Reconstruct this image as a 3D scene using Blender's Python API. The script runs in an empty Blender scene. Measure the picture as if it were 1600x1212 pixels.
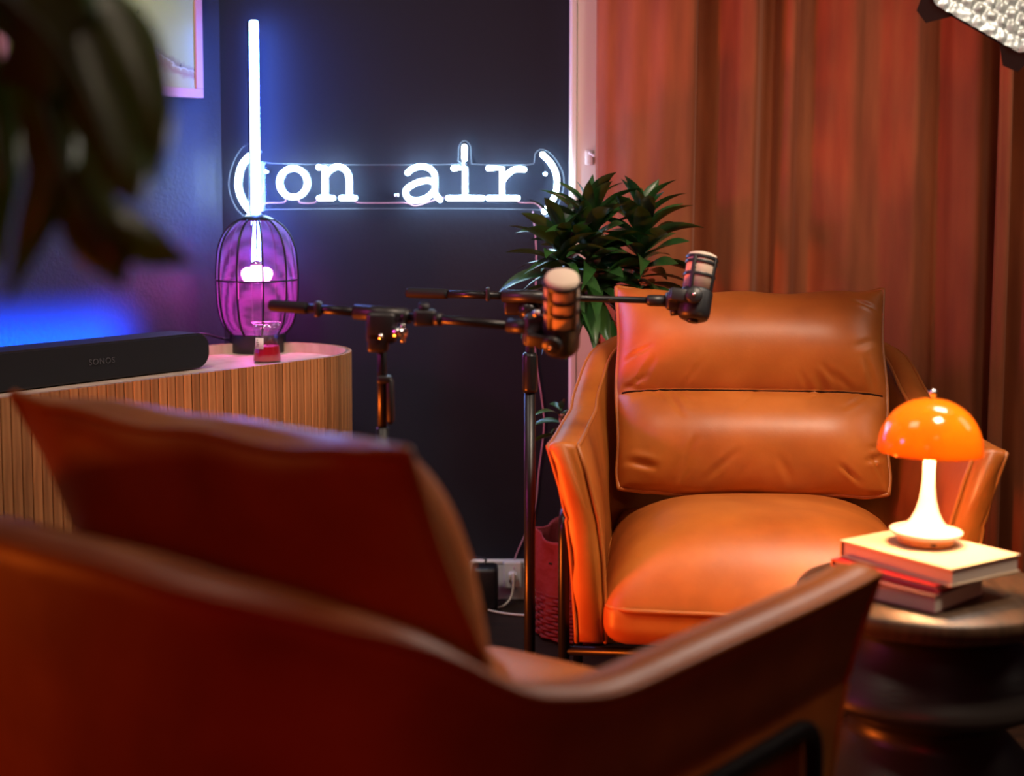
import bpy, bmesh, math, random
from mathutils import Vector, Matrix
random.seed(7)
SC = bpy.context.scene
COL = SC.collection
PI = math.pi
R = math.radians

# ------------------------------------------------------------------ camera
F, PITCH, V0, H = 2314.5, 0.0843, 488.6, 1.14          # focal length in px of a 1600x1212 frame
cd = bpy.data.cameras.new('camera')
cam = bpy.data.objects.new('camera', cd); COL.objects.link(cam)
cam.location = (0, 0, H)
cam.rotation_euler = (PI/2 - PITCH, 0, 0)
cd.sensor_width = 36; cd.lens = F*36/1600
cd.shift_y = -(606 - V0)/1600
cd.dof.use_dof = True; cd.dof.focus_distance = 3.2; cd.dof.aperture_fstop = 2.5
cd.clip_start = 0.02
SC.camera = cam
CP, SP = math.cos(PITCH), math.sin(PITCH)
def ray(px, py):
    u, w = (px-800)/F, (V0-py)/F
    return Vector((u, w*SP+CP, w*CP-SP))
def at(px, py, Y):
    d = ray(px, py); return Vector((0, 0, H)) + d*(Y/d.y)
def atz(px, py, z):
    d = ray(px, py); return Vector((0, 0, H)) + d*((z-H)/d.z)

# ------------------------------------------------------------------ world, lights, exposure
wd = bpy.data.worlds.new('world'); SC.world = wd; wd.use_nodes = True
wd.node_tree.nodes['Background'].inputs[0].default_value = (0.02, 0.02, 0.03, 1)
wd.node_tree.nodes['Background'].inputs[1].default_value = 0.3
vs = SC.view_settings
vs.view_transform = 'Standard'; vs.look = 'None'; vs.exposure = 0.0; vs.gamma = 1; vs.use_curve_mapping = False

def area(name, loc, target, size, power, color, size_y=None, spread=PI):
    l = bpy.data.lights.new(name, 'AREA'); l.energy = power; l.color = color
    l.size = size
    if size_y: l.shape = 'RECTANGLE'; l.size_y = size_y
    l.spread = spread
    o = bpy.data.objects.new(name, l); COL.objects.link(o); o.location = loc
    o.rotation_euler = (Vector(target)-Vector(loc)).to_track_quat('-Z', 'Y').to_euler()
    return o
area('added_side_fill', (2.40, 2.75, 1.9), (0.7, 3.7, 1.3), 0.8, 4.5, (1.0, 0.82, 0.68), spread=R(110))  # added fill from the right for the curtain folds; no window there
area('added_print_fill', (-0.95, 2.35, 2.66), (-1.1, 3.6, 1.4), 0.35, 9, (1.0, 0.98, 0.84), spread=R(100))  # added fill that brightens the framed print, not a ceiling fixture
area('ceiling_key_light', (0.95, 1.75, 2.66), (0.50, 3.0, 0.5), 0.5, 16, (1.0, 0.78, 0.58), spread=R(85))
area('ceiling_curtain_light', (-0.65, 2.0, 2.66), (0.5, 3.3, 0.8), 0.7, 11, (1.0, 0.80, 0.62))
area('added_rear_fill', (0.6, -0.5, 2.66), (0.4, 1.6, 0.5), 0.5, 0.9, (1.0, 0.80, 0.62))  # added dim fill from behind the camera for leaves and near chair
area('orange_floor_light', (-0.92, 2.42, 0.15), (0.1, 2.65, 0.85), 0.2, 14, (1.0, 0.15, 0.012), spread=R(120))
area('orange_side_light', (-1.15, 1.40, 0.62), (-0.55, 1.62, 0.62), 0.12, 0.9, (1.0, 0.17, 0.015))
area('magenta_wall_light', (-1.9, 1.9, 1.5), (0.6, 3.6, 1.2), 0.25, 4, (1.0, 0.08, 0.50), spread=R(80))
area('red_accent_light', (-0.7, -0.9, 1.6), (0.2, 1.4, 0.5), 0.4, 1.3, (1.0, 0.03, 0.04), spread=R(80))

# ------------------------------------------------------------------ materials
def mat(name, col, rough=0.5, metal=0.0, **kw):
    m = bpy.data.materials.new(name); m.use_nodes = True
    b = m.node_tree.nodes['Principled BSDF']
    b.inputs['Base Color'].default_value = (*col, 1)
    b.inputs['Roughness'].default_value = rough
    b.inputs['Metallic'].default_value = metal
    for k, v in kw.items():
        k = k.replace('_', ' ')
        if k in b.inputs:
            b.inputs[k].default_value = v
    return m
def nd(m, t, **kw):
    n = m.node_tree.nodes.new(t)
    for k, v in kw.items():
        if k in n.inputs: n.inputs[k].default_value = v
        else: setattr(n, k, v)
    return n
def lk(m, a, ao, b, bi): m.node_tree.links.new(a.outputs[ao], b.inputs[bi])
def bsdf(m): return m.node_tree.nodes['Principled BSDF']
def ramp(m, stops):
    r = nd(m, 'ShaderNodeValToRGB'); e = r.color_ramp.elements
    while len(e) > 1: e.remove(e[-1])
    e[0].position = stops[0][0]; e[0].color = (*stops[0][1], 1)
    for p, c in stops[1:]:
        x = e.new(p); x.color = (*c, 1)
    return r
def coords(m, scale=(1,1,1), kind='Object'):
    tc = nd(m, 'ShaderNodeTexCoord'); mp = nd(m, 'ShaderNodeMapping')
    mp.inputs['Scale'].default_value = scale
    lk(m, tc, kind, mp, 'Vector'); return mp
def noise_col(m, stops, scale=8, detail=5, sc=(1,1,1)):
    mp = coords(m, sc); n = nd(m, 'ShaderNodeTexNoise', Scale=scale, Detail=detail)
    lk(m, mp, 'Vector', n, 'Vector'); r = ramp(m, stops); lk(m, n, 'Fac', r, 'Fac')
    lk(m, r, 'Color', bsdf(m), 'Base Color'); return mp, n
def bump(m, scale, strength, dist=0.002, sc=(1,1,1), detail=4):
    mp = coords(m, sc); n = nd(m, 'ShaderNodeTexNoise', Scale=scale, Detail=detail)
    lk(m, mp, 'Vector', n, 'Vector'); b = nd(m, 'ShaderNodeBump', Strength=strength, Distance=dist)
    prev = bsdf(m).inputs['Normal']
    if prev.is_linked: m.node_tree.links.new(prev.links[0].from_socket, b.inputs['Normal'])
    lk(m, n, 'Fac', b, 'Height'); lk(m, b, 'Normal', bsdf(m), 'Normal')
def emit(name, col, strength):
    m = mat(name, (0.8,0.8,0.8), 0.4)
    bsdf(m).inputs['Emission Color'].default_value = (*col, 1)
    bsdf(m).inputs['Emission Strength'].default_value = strength
    return m

M = {}
m = M['leather'] = mat('tan_leather', (0.4,0.13,0.03), 0.43)
noise_col(m, [(0.3,(0.34,0.088,0.012)), (0.55,(0.46,0.128,0.018)), (0.75,(0.55,0.17,0.028))], 7, 8)
bump(m, 260, 0.12, 0.001); bump(m, 16, 0.25, 0.004, detail=6)
m = M['piping'] = mat('leather_piping', (0.42,0.125,0.022), 0.45); bump(m, 200, 0.1, 0.001)
M['stitch'] = mat('stitch_thread', (0.55,0.30,0.12), 0.7)
m = M['wall'] = mat('charcoal_wall_paint', (0.014,0.014,0.023), 0.7, Specular_IOR_Level=0.15); bump(m, 70, 0.2, 0.003, detail=5)
m = M['wall_left'] = mat('navy_textured_wall_paint', (0.026,0.026,0.046), 0.5, Specular_IOR_Level=0.3); bump(m, 85, 0.35, 0.004, detail=4)
M['wall_plain'] = mat('dark_grey_paint', (0.05,0.045,0.045), 0.8)
M['ceiling'] = mat('ceiling_paint', (0.25,0.24,0.23), 0.9)
m = M['floor'] = mat('dark_wood_floor', (0.05,0.025,0.014), 0.55, Specular_IOR_Level=0.2)
noise_col(m, [(0.3,(0.012,0.007,0.005)), (0.7,(0.035,0.017,0.010))], 5, 8, (1, 12, 1))
M['white_paint'] = mat('white_paint', (0.72,0.68,0.66), 0.45)
m = M['curtain'] = mat('rust_velvet', (0.36,0.085,0.03), 0.75, Sheen_Weight=0.35, Sheen_Roughness=0.4)
bsdf(m).inputs['Sheen Tint'].default_value = (1.0,0.6,0.45,1)
noise_col(m, [(0.35,(0.25,0.060,0.017)), (0.65,(0.36,0.096,0.028))], 3, 6, (6, 6, 1)); bump(m, 120, 0.15, 0.002)
m = M['wood'] = mat('oak_slat', (0.34,0.19,0.085), 0.55)
mp, n = noise_col(m, [(0.3,(0.19,0.080,0.028)), (0.5,(0.33,0.155,0.055)), (0.7,(0.43,0.22,0.085))], 14, 6, (6, 6, 0.35))
oi = nd(m, 'ShaderNodeObjectInfo'); hs = nd(m, 'ShaderNodeHueSaturation')
mr = nd(m, 'ShaderNodeMapRange'); mr.inputs['To Min'].default_value = 0.72; mr.inputs['To Max'].default_value = 1.25
lk(m, oi, 'Random', mr, 'Value'); lk(m, mr, 'Result', hs, 'Value')
src = bsdf(m).inputs['Base Color'].links[0].from_socket
m.node_tree.links.new(src, hs.inputs['Color']); lk(m, hs, 'Color', bsdf(m), 'Base Color')
m = M['wood_top'] = mat('pale_oak_top', (0.50,0.37,0.27), 0.42)
noise_col(m, [(0.3,(0.42,0.30,0.21)), (0.7,(0.56,0.43,0.33))], 10, 6, (3, 3, 1))
m = M['black'] = mat('black_plastic', (0.011,0.011,0.013), 0.42)
m = M['black_soft'] = mat('matte_black_cloth', (0.008,0.008,0.010), 0.7, Specular_IOR_Level=0.25)
m = M['black_metal'] = mat('black_powder_metal', (0.02,0.02,0.022), 0.32, 0.6)
M['chrome'] = mat('chrome', (0.75,0.75,0.75), 0.15, 1.0)
m = M['table'] = mat('black_stained_wood', (0.022,0.018,0.016), 0.38); bump(m, 40, 0.2, 0.002, (1,1,6))
m = M['table_top'] = mat('dark_wood_top', (0.06,0.035,0.02), 0.42)
noise_col(m, [(0.3,(0.04,0.022,0.012)), (0.7,(0.095,0.055,0.03))], 12, 6, (8, 1, 1))
m = M['foam'] = mat('cream_mic_foam', (0.62,0.50,0.40), 0.85); bump(m, 500, 0.3, 0.001)
m = M['leaf'] = mat('dracaena_leaf', (0.02,0.07,0.018), 0.3)
noise_col(m, [(0.3,(0.012,0.05,0.012)), (0.7,(0.04,0.13,0.028))], 9, 3)
m = M['leaf_tip'] = mat('withered_leaf', (0.30,0.10,0.06), 0.6)
m = M['monstera'] = mat('monstera_leaf', (0.025,0.075,0.012), 0.34)
noise_col(m, [(0.3,(0.05,0.13,0.015)), (0.7,(0.13,0.30,0.04))], 14, 4)
M['_'] = None
m = M['monstera']; tr = nd(m, 'ShaderNodeBsdfTranslucent'); tr.inputs['Color'].default_value = (0.22,0.45,0.04,1)
mx = nd(m, 'ShaderNodeMixShader'); mx.inputs[0].default_value = 0.35
lk(m, bsdf(m), 'BSDF', mx, 1); m.node_tree.links.new(tr.outputs[0], mx.inputs[2]); m.node_tree.links.new(mx.outputs[0], m.node_tree.nodes['Material Output'].inputs['Surface'])
m = M['stem'] = mat('ringed_plant_stem', (0.20,0.11,0.06), 0.8)
mp = coords(m); w = nd(m, 'ShaderNodeTexWave', Scale=16, Distortion=2.0); w.bands_direction = 'Z'
lk(m, mp, 'Vector', w, 'Vector'); r = ramp(m, [(0.2,(0.06,0.03,0.02)), (0.7,(0.34,0.20,0.12))]); lk(m, w, 'Fac', r, 'Fac'); lk(m, r, 'Color', bsdf(m), 'Base Color')
M['petiole'] = mat('green_petiole', (0.05,0.12,0.02), 0.5)
m = M['bag'] = mat('red_paper_bag', (0.24,0.024,0.028), 0.8); bump(m, 14, 0.6, 0.02)
m = M['bag_weave'] = mat('red_woven_fibre', (0.20,0.018,0.022), 0.85)
M['soil'] = mat('dark_soil', (0.02,0.014,0.01), 0.95)
m = M['pot'] = mat('terracotta_pot', (0.30,0.13,0.08), 0.8)
M['page'] = mat('page_paper', (0.72,0.62,0.52), 0.8)
m = bsdf(M['page']); M_ = M['page']
mp = coords(M_, (1,1,1)); w = nd(M_, 'ShaderNodeTexWave', Scale=260, Distortion=0.5); w.bands_direction = 'Z'
lk(M_, mp, 'Vector', w, 'Vector'); r = ramp(M_, [(0.0,(0.58,0.48,0.40)), (1.0,(0.76,0.68,0.60))]); lk(M_, w, 'Fac', r, 'Fac'); lk(M_, r, 'Color', m, 'Base Color')
M['cover_cream'] = mat('cream_book_cover', (0.66,0.52,0.36), 0.3)
M['cover_red'] = mat('red_book_cover', (0.62,0.02,0.025), 0.35)
M['cover_dark'] = mat('maroon_book_cover', (0.09,0.02,0.025), 0.4)
m = M['shade'] = mat('orange_acrylic', (0.95,0.32,0.008), 0.12, Coat_Weight=0.6, Coat_Roughness=0.05)
bsdf(m).inputs['Transmission Weight'].default_value = 0.0
tr = nd(m, 'ShaderNodeBsdfTranslucent'); tr.inputs['Color'].default_value = (1.0,0.46,0.02,1)
mx = nd(m, 'ShaderNodeMixShader', Fac=0.5)
mx.inputs[0].default_value = 0.16
out = m.node_tree.nodes['Material Output']
lk(m, bsdf(m), 'BSDF', mx, 1); m.node_tree.links.new(tr.outputs[0], mx.inputs[2]); m.node_tree.links.new(mx.outputs[0], out.inputs['Surface'])
M['enamel'] = mat('white_enamel', (0.86,0.80,0.70), 0.25)
M['copper'] = mat('orange_lamp_foot', (0.80,0.30,0.06), 0.35)
M['neon_white'] = emit('white_neon', (0.50,0.78,1.0), 40)
M['neon_blue'] = emit('blue_white_led', (0.10,0.22,1.0), 90)
M['bulb_pink'] = emit('pink_bulb', (1.0,0.22,0.75), 26)
M['bulb_warm'] = emit('warm_bulb', (1.0,0.55,0.2), 6)
M['led_blue'] = emit('blue_led', (0.005,0.05,1.0), 55)
M['pink_cord'] = mat('pink_cord', (0.55,0.28,0.36), 0.4)
M['wire'] = mat('wound_wire', (0.17,0.035,0.19), 0.5)
M['silver'] = mat('silver_quilted_fabric', (0.30,0.34,0.35), 0.45, 0.5)
M['pink_frame'] = mat('pink_frame', (0.62,0.27,0.32), 0.5)
M['wax'] = mat('red_wax', (0.55,0.005,0.02), 0.3)
M['label'] = mat('cream_label', (0.75,0.68,0.58), 0.7)
M['ink'] = mat('dark_ink', (0.05,0.04,0.04), 0.8)
M['logo'] = mat('grey_logo', (0.05,0.05,0.055), 0.5)
m = M['glass'] = mat('clear_glass', (1,1,1), 0.02, Transmission_Weight=1.0, IOR=1.45)
def clear(name, tint, gloss):
    m = bpy.data.materials.new(name); m.use_nodes = True; nt = m.node_tree
    nt.nodes.remove(nt.nodes['Principled BSDF'])
    t = nt.nodes.new('ShaderNodeBsdfTransparent'); t.inputs[0].default_value = (*tint, 1)
    g = nt.nodes.new('ShaderNodeBsdfGlossy'); g.inputs['Roughness'].default_value = 0.08
    x = nt.nodes.new('ShaderNodeMixShader'); x.inputs[0].default_value = gloss
    nt.links.new(t.outputs[0], x.inputs[1]); nt.links.new(g.outputs[0], x.inputs[2])
    nt.links.new(x.outputs[0], nt.nodes['Material Output'].inputs['Surface']); return m
M['acrylic'] = clear('clear_acrylic', (0.96,0.98,1.0), 0.05)
M['thin_glass'] = clear('thin_glass', (0.95,0.95,0.97), 0.10)
M['acrylic_edge_glow'] = mat('acrylic_edge_glow', (0.16,0.19,0.23), 0.3)  # bluish grey painted in for light piped along the panel edge

# beach print (flat picture)
m = M['print'] = mat('beach_print', (0.7,0.7,0.5), 0.35)
tc = nd(m, 'ShaderNodeTexCoord'); sx = nd(m, 'ShaderNodeSeparateXYZ'); lk(m, tc, 'Object', sx, 'Vector')
n1 = nd(m, 'ShaderNodeTexNoise', Scale=7, Detail=5); lk(m, tc, 'Object', n1, 'Vector')
n2 = nd(m, 'ShaderNodeTexNoise', Scale=45, Detail=6); lk(m, tc, 'Object', n2, 'Vector')
def madd(a, ao, k, b=None, bo=None, c=0.0):
    q = nd(m, 'ShaderNodeMath', operation='MULTIPLY_ADD'); lk(m, a, ao, q, 0); q.inputs[1].default_value = k
    if b: lk(m, b, bo, q, 2)
    else: q.inputs[2].default_value = c
    return q
a0 = madd(sx, 'Z', 2.9, c=0.375*2.9-0.12)
a1 = madd(sx, 'X', 0.9, a0, 'Value')
a3 = madd(n1, 'Fac', 0.30, a1, 'Value')
a2 = madd(n2, 'Fac', 0.10, a3, 'Value')
rp = ramp(m, [(0.0,(0.45,0.42,0.13)), (0.355,(0.43,0.37,0.17)), (0.40,(0.32,0.16,0.09)), (0.435,(0.40,0.30,0.15)), (0.44,(0.62,0.58,0.40)), (0.452,(0.22,0.16,0.09)), (0.50,(0.38,0.38,0.15)), (0.8,(0.42,0.44,0.18)), (1.0,(0.38,0.42,0.24))])
lk(m, a2, 'Value', rp, 'Fac'); lk(m, rp, 'Color', bsdf(m), 'Base Color')

# ------------------------------------------------------------------ mesh helpers
def link(name, me, material, parent=None, smooth=True):
    if material and not me.materials: me.materials.append(material)
    if smooth:
        for p in me.polygons: p.use_smooth = True
    o = bpy.data.objects.new(name, me); COL.objects.link(o)
    if parent: o.parent = parent
    return o
def obj(name, vf, material, parent=None, smooth=True):
    me = bpy.data.meshes.new(name); me.from_pydata([tuple(v) for v in vf[0]], [], vf[1]); me.update()
    bm = bmesh.new(); bm.from_mesh(me); bmesh.ops.recalc_face_normals(bm, faces=bm.faces); bm.to_mesh(me); bm.free()
    return link(name, me, material, parent, smooth)
def sharp(o, ang=35):
    me = o.data; bm = bmesh.new(); bm.from_mesh(me)
    for e in bm.edges:
        if len(e.link_faces) == 2 and e.calc_face_angle(0) > R(ang): e.smooth = False
    bm.to_mesh(me); bm.free(); return o
def merge(*parts):
    V, Fc = [], []
    for v, f in parts:
        k = len(V); V += list(v); Fc += [tuple(i+k for i in q) for q in f]
    return V, Fc
def move(vf, mtx): return [mtx @ Vector(v) for v in vf[0]], vf[1]
def shift(vf, d): return [Vector(v)+Vector(d) for v in vf[0]], vf[1]
def box(cx, cy, cz, sx, sy, sz, bev=0.0, seg=2):
    bm = bmesh.new(); bmesh.ops.create_cube(bm, size=1)
    bmesh.ops.scale(bm, vec=(sx, sy, sz), verts=bm.verts)
    if bev: bmesh.ops.bevel(bm, geom=bm.edges[:], offset=bev, segments=seg, affect='EDGES', profile=0.5)
    bmesh.ops.translate(bm, vec=(cx, cy, cz), verts=bm.verts)
    bm.verts.index_update()
    vf = [v.co.copy() for v in bm.verts], [tuple(v.index for v in f.verts) for f in bm.faces]
    bm.free(); return vf
def lathe(prof, seg=40, caps=True):
    V, Fc = [], []; n = len(prof)
    for i in range(seg):
        a = 2*PI*i/seg
        for r, z in prof: V.append((r*math.cos(a), r*math.sin(a), z))
    for i in range(seg):
        j = (i+1) % seg
        for k in range(n-1): Fc.append((i*n+k, j*n+k, j*n+k+1, i*n+k+1))
    if caps and prof[0][0] > 1e-5: Fc.append(tuple(i*n for i in range(seg))[::-1])
    if caps and prof[-1][0] > 1e-5: Fc.append(tuple(i*n+n-1 for i in range(seg)))
    return V, Fc
def tube(pts, rad, seg=10, closed=False, caps=True):
    P = [Vector(p) for p in pts]; n = len(P); V, Fc = [], []
    T = []
    for i in range(n):
        a = P[(i-1) % n] if (closed or i) else P[0]
        b = P[(i+1) % n] if (closed or i < n-1) else P[-1]
        T.append((b-a).normalized())
    up = Vector((0,0,1)) if abs(T[0].z) < 0.9 else Vector((1,0,0))
    N = (up - T[0]*up.dot(T[0])).normalized()
    for i in range(n):
        N = (N - T[i]*N.dot(T[i])).normalized(); B = T[i].cross(N)
        r = rad[i] if isinstance(rad, (list, tuple)) else rad
        for k in range(seg):
            a = 2*PI*k/seg; V.append(P[i] + N*(r*math.cos(a)) + B*(r*math.sin(a)))
    for i in range(n if closed else n-1):
        j = (i+1) % n
        for k in range(seg):
            l = (k+1) % seg; Fc.append((i*seg+k, i*seg+l, j*seg+l, j*seg+k))
    if caps and not closed:
        Fc.append(tuple(range(seg))[::-1]); Fc.append(tuple((n-1)*seg+k for k in range(seg)))
    return V, Fc
def crom(pts, sub=8, closed=False):
    P = [Vector(p) for p in pts]; n = len(P); out = []
    for i in range(n if closed else n-1):
        if closed: p0, p1, p2, p3 = P[i-1], P[i], P[(i+1) % n], P[(i+2) % n]
        else: p0, p1, p2, p3 = P[max(i-1,0)], P[i], P[i+1], P[min(i+2,n-1)]
        for k in range(sub):
            t = k/sub
            out.append(0.5*((2*p1)+(p2-p0)*t+(2*p0-5*p1+4*p2-p3)*t*t+(3*p1-p0-3*p2+p3)*t**3))
    if not closed: out.append(P[-1])
    return out
def roundcorner(pts, r, n=6):
    P = [Vector(p) for p in pts]; out = [P[0]]
    for i in range(1, len(P)-1):
        a = (P[i-1]-P[i]); b = (P[i+1]-P[i]); ra = min(r, a.length*.45, b.length*.45)
        p, q = P[i]+a.normalized()*ra, P[i]+b.normalized()*ra
        for k in range(n+1):
            t = k/n; out.append(p*(1-t)**2 + P[i]*2*t*(1-t) + q*t*t)
    return out + [P[-1]]
def rod(a, b, r, seg=14, r2=None): return tube([a, b], [r, r2 if r2 else r], seg)
def interp(tab, x):
    """smooth curve through the (x, y) table"""
    n = len(tab)
    if x <= tab[0][0]: return tab[0][1]
    if x >= tab[-1][0]: return tab[-1][1]
    def slope(k):
        if k == 0 or k == n-1: return 0.0 if k else (tab[1][1]-tab[0][1])/(tab[1][0]-tab[0][0])
        a = (tab[k][1]-tab[k-1][1])/(tab[k][0]-tab[k-1][0]); b = (tab[k+1][1]-tab[k][1])/(tab[k+1][0]-tab[k][0])
        return 0.0 if a*b <= 0 else 2*a*b/(a+b)
    for k in range(n-1):
        x0, y0 = tab[k]; x1, y1 = tab[k+1]
        if x <= x1:
            h = x1-x0; t = (x-x0)/h
            return (2*t**3-3*t*t+1)*y0+(t**3-2*t*t+t)*h*slope(k)+(-2*t**3+3*t*t)*y1+(t**3-t*t)*h*slope(k+1)
def tag(o, label, cat, group=None):
    o['label'] = label; o['category'] = cat
    if group: o['group'] = group
    return o
def thing(name, label, cat, loc=(0,0,0), rz=0, group=None):
    o = bpy.data.objects.new(name, None); COL.objects.link(o); o.empty_display_size = 0.05
    o.location = loc; o.rotation_euler = (0, 0, rz); return tag(o, label, cat, group)
def struct(o): o['kind'] = 'structure'; return o
def copy_tree(o, parent=None):
    c = o.copy(); COL.objects.link(c)
    if parent: c.parent = parent
    for ch in list(o.children): copy_tree(ch, c)
    return c

# ------------------------------------------------------------------ room shell
WY = 4.05                                             # back wall
CX = at(347, 300, WY).x                               # corner with the slanting left wall
WD = Vector((0.62, 0.785, 0)).normalized()            # left wall runs along this
WN = Vector((WD.y, -WD.x, 0))                         # its normal, into the room
CORN = Vector((CX, WY, 0))
def wl(t, n, z=0): return CORN + WD*t + WN*n + Vector((0,0,z))
CEIL = 2.75
struct(obj('floor', box(-0.8, 1.2, -0.05, 7.2, 6.2, 0.1), M['floor'], smooth=False))
struct(obj('ceiling', box(-0.8, 1.2, CEIL+0.05, 7.2, 6.2, 0.1), M['ceiling'], smooth=False))
struct(obj('wall_back', box((CX-0.25+2.6)/2, WY+0.06, CEIL/2, 2.6-CX+0.25, 0.12, CEIL), M['wall'], smooth=False))
LW = 5.0
w = struct(obj('wall_left', box(0, 0, CEIL/2, LW, 0.12, CEIL), M['wall_left'], smooth=False))
w.location = wl(-LW/2, -0.06); w.rotation_euler = (0, 0, math.atan2(WD.y, WD.x))
struct(obj('wall_right', box(2.6, 1.2, CEIL/2, 0.12, 5.8, CEIL), M['wall_plain'], smooth=False))
struct(obj('wall_behind', box(-0.8, -1.75, CEIL/2, 7.0, 0.12, CEIL), M['wall_plain'], smooth=False))
# white window casing beside the curtain
xl, xr = at(889, 300, WY).x, at(945, 300, WY).x
tr1 = struct(obj('trim_1', merge(box((xl+xr)/2, WY-0.012, 1.3, xr-xl, 0.026, 2.6, 0.004), box(xl+0.012, WY-0.02, 1.3, 0.016, 0.02, 2.6, 0.003)), M['white_paint'], smooth=False))
bbx1 = xl
struct(obj('baseboard_back', merge(box((CX+bbx1)/2, WY-0.009, 0.052, bbx1-CX-0.01, 0.018, 0.104, 0.003), box((CX+bbx1)/2, WY-0.011, 0.106, bbx1-CX-0.01, 0.02, 0.012, 0.004)), M['white_paint'], smooth=False))
# curtain hook on casing
hk = at(921, 246, WY-0.03)
h = thing('curtain_hook', 'small white curtain tie hook on the window casing', 'hook', hk)
obj('hook_plate', box(0, 0.003, 0, 0.022, 0.008, 0.04, 0.003), M['white_paint'], h)
obj('hook_arm', tube(crom([(0,0,0.012),(0,-0.02,0.012),(0.012,-0.03,0.004),(0.02,-0.022,0.012)], 6), 0.0035, 8), M['white_paint'], h)

# ------------------------------------------------------------------ curtains
def curtain(name, label, xs, y0, ztop, zbot, tab, seed, cat='curtain'):
    rnd = random.Random(seed)
    nx, nz = 220, 46; V, Fc = [], []
    ph = [rnd.uniform(0, 6) for _ in range(6)]
    for j in range(nz+1):
        v = j/nz; z = ztop+(zbot-ztop)*v
        for i in range(nx+1):
            u = i/nx; px = xs[0]+(xs[1]-xs[0])*u
            sway = 10*math.sin(2.1*v+ph[0]+px*0.004)*v*0.8
            amp = 0.75+0.35*math.sin(1.4*v+ph[1]+px*0.01)
            d = interp(tab, px+sway)*amp*1.75
            d += 0.006*math.sin(px*0.055+ph[2]+v*1.5)+0.003*math.sin(px*0.13+v*4+ph[3])
            d += 0.004*math.sin(v*9+px*0.02+ph[4])*math.sin(px*0.03+ph[5])
            edge = -5*v if i == 0 else 0
            X = at(px, 300, 3.95).x + (edge - 0.25*sway*(1 if 0 < i < nx else 0))/F*3.95
            V.append((X, y0-d+0.02, z))
    for j in range(nz):
        for i in range(nx): a = j*(nx+1)+i; Fc.append((a, a+1, a+nx+2, a+nx+1))
    o = obj(name, (V, Fc), M['curtain'])
    s = o.modifiers.new('thickness', 'SOLIDIFY'); s.thickness = 0.003
    return tag(o, label, cat, 'rust curtains')
tabA = [(930,0.02),(950,0.035),(1010,0.045),(1065,0.06),(1078,0.055),(1092,-0.005),(1120,0.01),(1150,0.075),(1170,0.085),(1192,0.015),(1212,0.0),(1220,0.03),(1236,0.045),(1252,0.01),(1272,-0.01),(1300,0.045),(1330,0.06),(1352,0.04),(1375,0.02),(1398,0.05),(1425,0.055),(1450,0.015),(1470,-0.008),(1488,0.04),(1515,0.06),(1545,0.03),(1560,0.02)]
curtain('curtain', 'wide rust velvet curtain hanging beside the white casing', (933, 1556), 3.955, 2.5, 0.02, tabA, 3)
tabB = [(1534,0.045),(1545,0.05),(1562,0.01),(1590,0.05),(1620,0.0),(1660,0.06),(1700,0.0),(1760,0.06),(1810,0.0)]
curtain('curtain', 'darker rust velvet curtain panel at the right edge', (1536, 1830), 3.905, 2.5, 0.02, tabB, 5)
rodc = thing('curtain_rod', 'black curtain rod carrying both rust curtains', 'rod', (0,0,0))
obj('pole', rod((at(920,300,3.95).x, 3.92, 2.53), (2.2, 3.92, 2.53), 0.012), M['black_metal'], rodc)
for x in (0.4, 1.9): obj('bracket', rod((x, 3.92, 2.53), (x, WY, 2.53), 0.008), M['black_metal'], rodc)

# ------------------------------------------------------------------ sideboard with slatted front and tray top
ZT, RIM, DEP, N0, TC = 0.71, 0.025, 0.45, 0.15, -0.205
rr = DEP/2; nc = N0+rr; SL = 1.45                     # straight length
sb = thing('sideboard', 'rounded oak slatted sideboard with a pale tray top', 'sideboard', wl(TC, nc), math.atan2(WD.y, WD.x))
# local frame: x along wall towards the corner, y to the wall
def stadium(r, n=20, extra=0.0):
    pts = []
    for k in range(n+1):
        a = -PI/2+PI*k/n; pts.append((r*math.cos(a), r*math.sin(a)))
    for k in range(n+1):
        a = PI/2+PI*k/n; pts.append((-SL+r*math.cos(a), r*math.sin(a)))
    return pts
def prism(pts, z0, z1):
    n = len(pts); V = [(x,y,z0) for x,y in pts]+[(x,y,z1) for x,y in pts]
    return V, [tuple(range(n))[::-1], tuple(range(n,2*n))]+[(i,(i+1)%n,n+(i+1)%n,n+i) for i in range(n)]
sharp(obj('body', prism(stadium(rr-0.012), 0.06, ZT-0.004), M['wood_top'], sb))
sharp(obj('plinth', prism(stadium(rr-0.05), 0.0, 0.06), M['black'], sb))
sharp(obj('top_tray', prism(stadium(rr-0.006), ZT-0.004, ZT), M['wood_top'], sb))
po, pi_ = stadium(rr-0.009), stadium(rr-0.017); n = len(po)
V = [(x,y,ZT-0.002) for x,y in po]+[(x,y,ZT+RIM) for x,y in po]+[(x,y,ZT+RIM) for x,y in pi_]+[(x,y,ZT-0.002) for x,y in pi_]
Fc = []
for k in range(3):
    for i in range(n): j = (i+1) % n; Fc.append((k*n+i, k*n+j, (k+1)*n+j, (k+1)*n+i))
sharp(obj('rim', (V, Fc), M['wood_top'], sb))
pitch = 0.0222
prof = [(-0.0103,-0.004),(-0.0103,0.0082),(-0.0088,0.0100),(0,0.0105),(0.0088,0.0100),(0.0103,0.0082),(0.0103,-0.004)]
slat_vf = prism([(x,y) for x,y in prof], 0.06, ZT+RIM)
slat_me = None
spots = []
per = SL
k = int(SL/pitch)
for i in range(k): spots.append((-SL+(i+0.5)*SL/k, -(rr-0.012), -PI/2))
ka = int(PI*rr/pitch)
for i in range(ka):
    a = -PI/2+PI*(i+0.5)/ka; spots.append(((rr-0.012)*math.cos(a), (rr-0.012)*math.sin(a), a))
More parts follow.
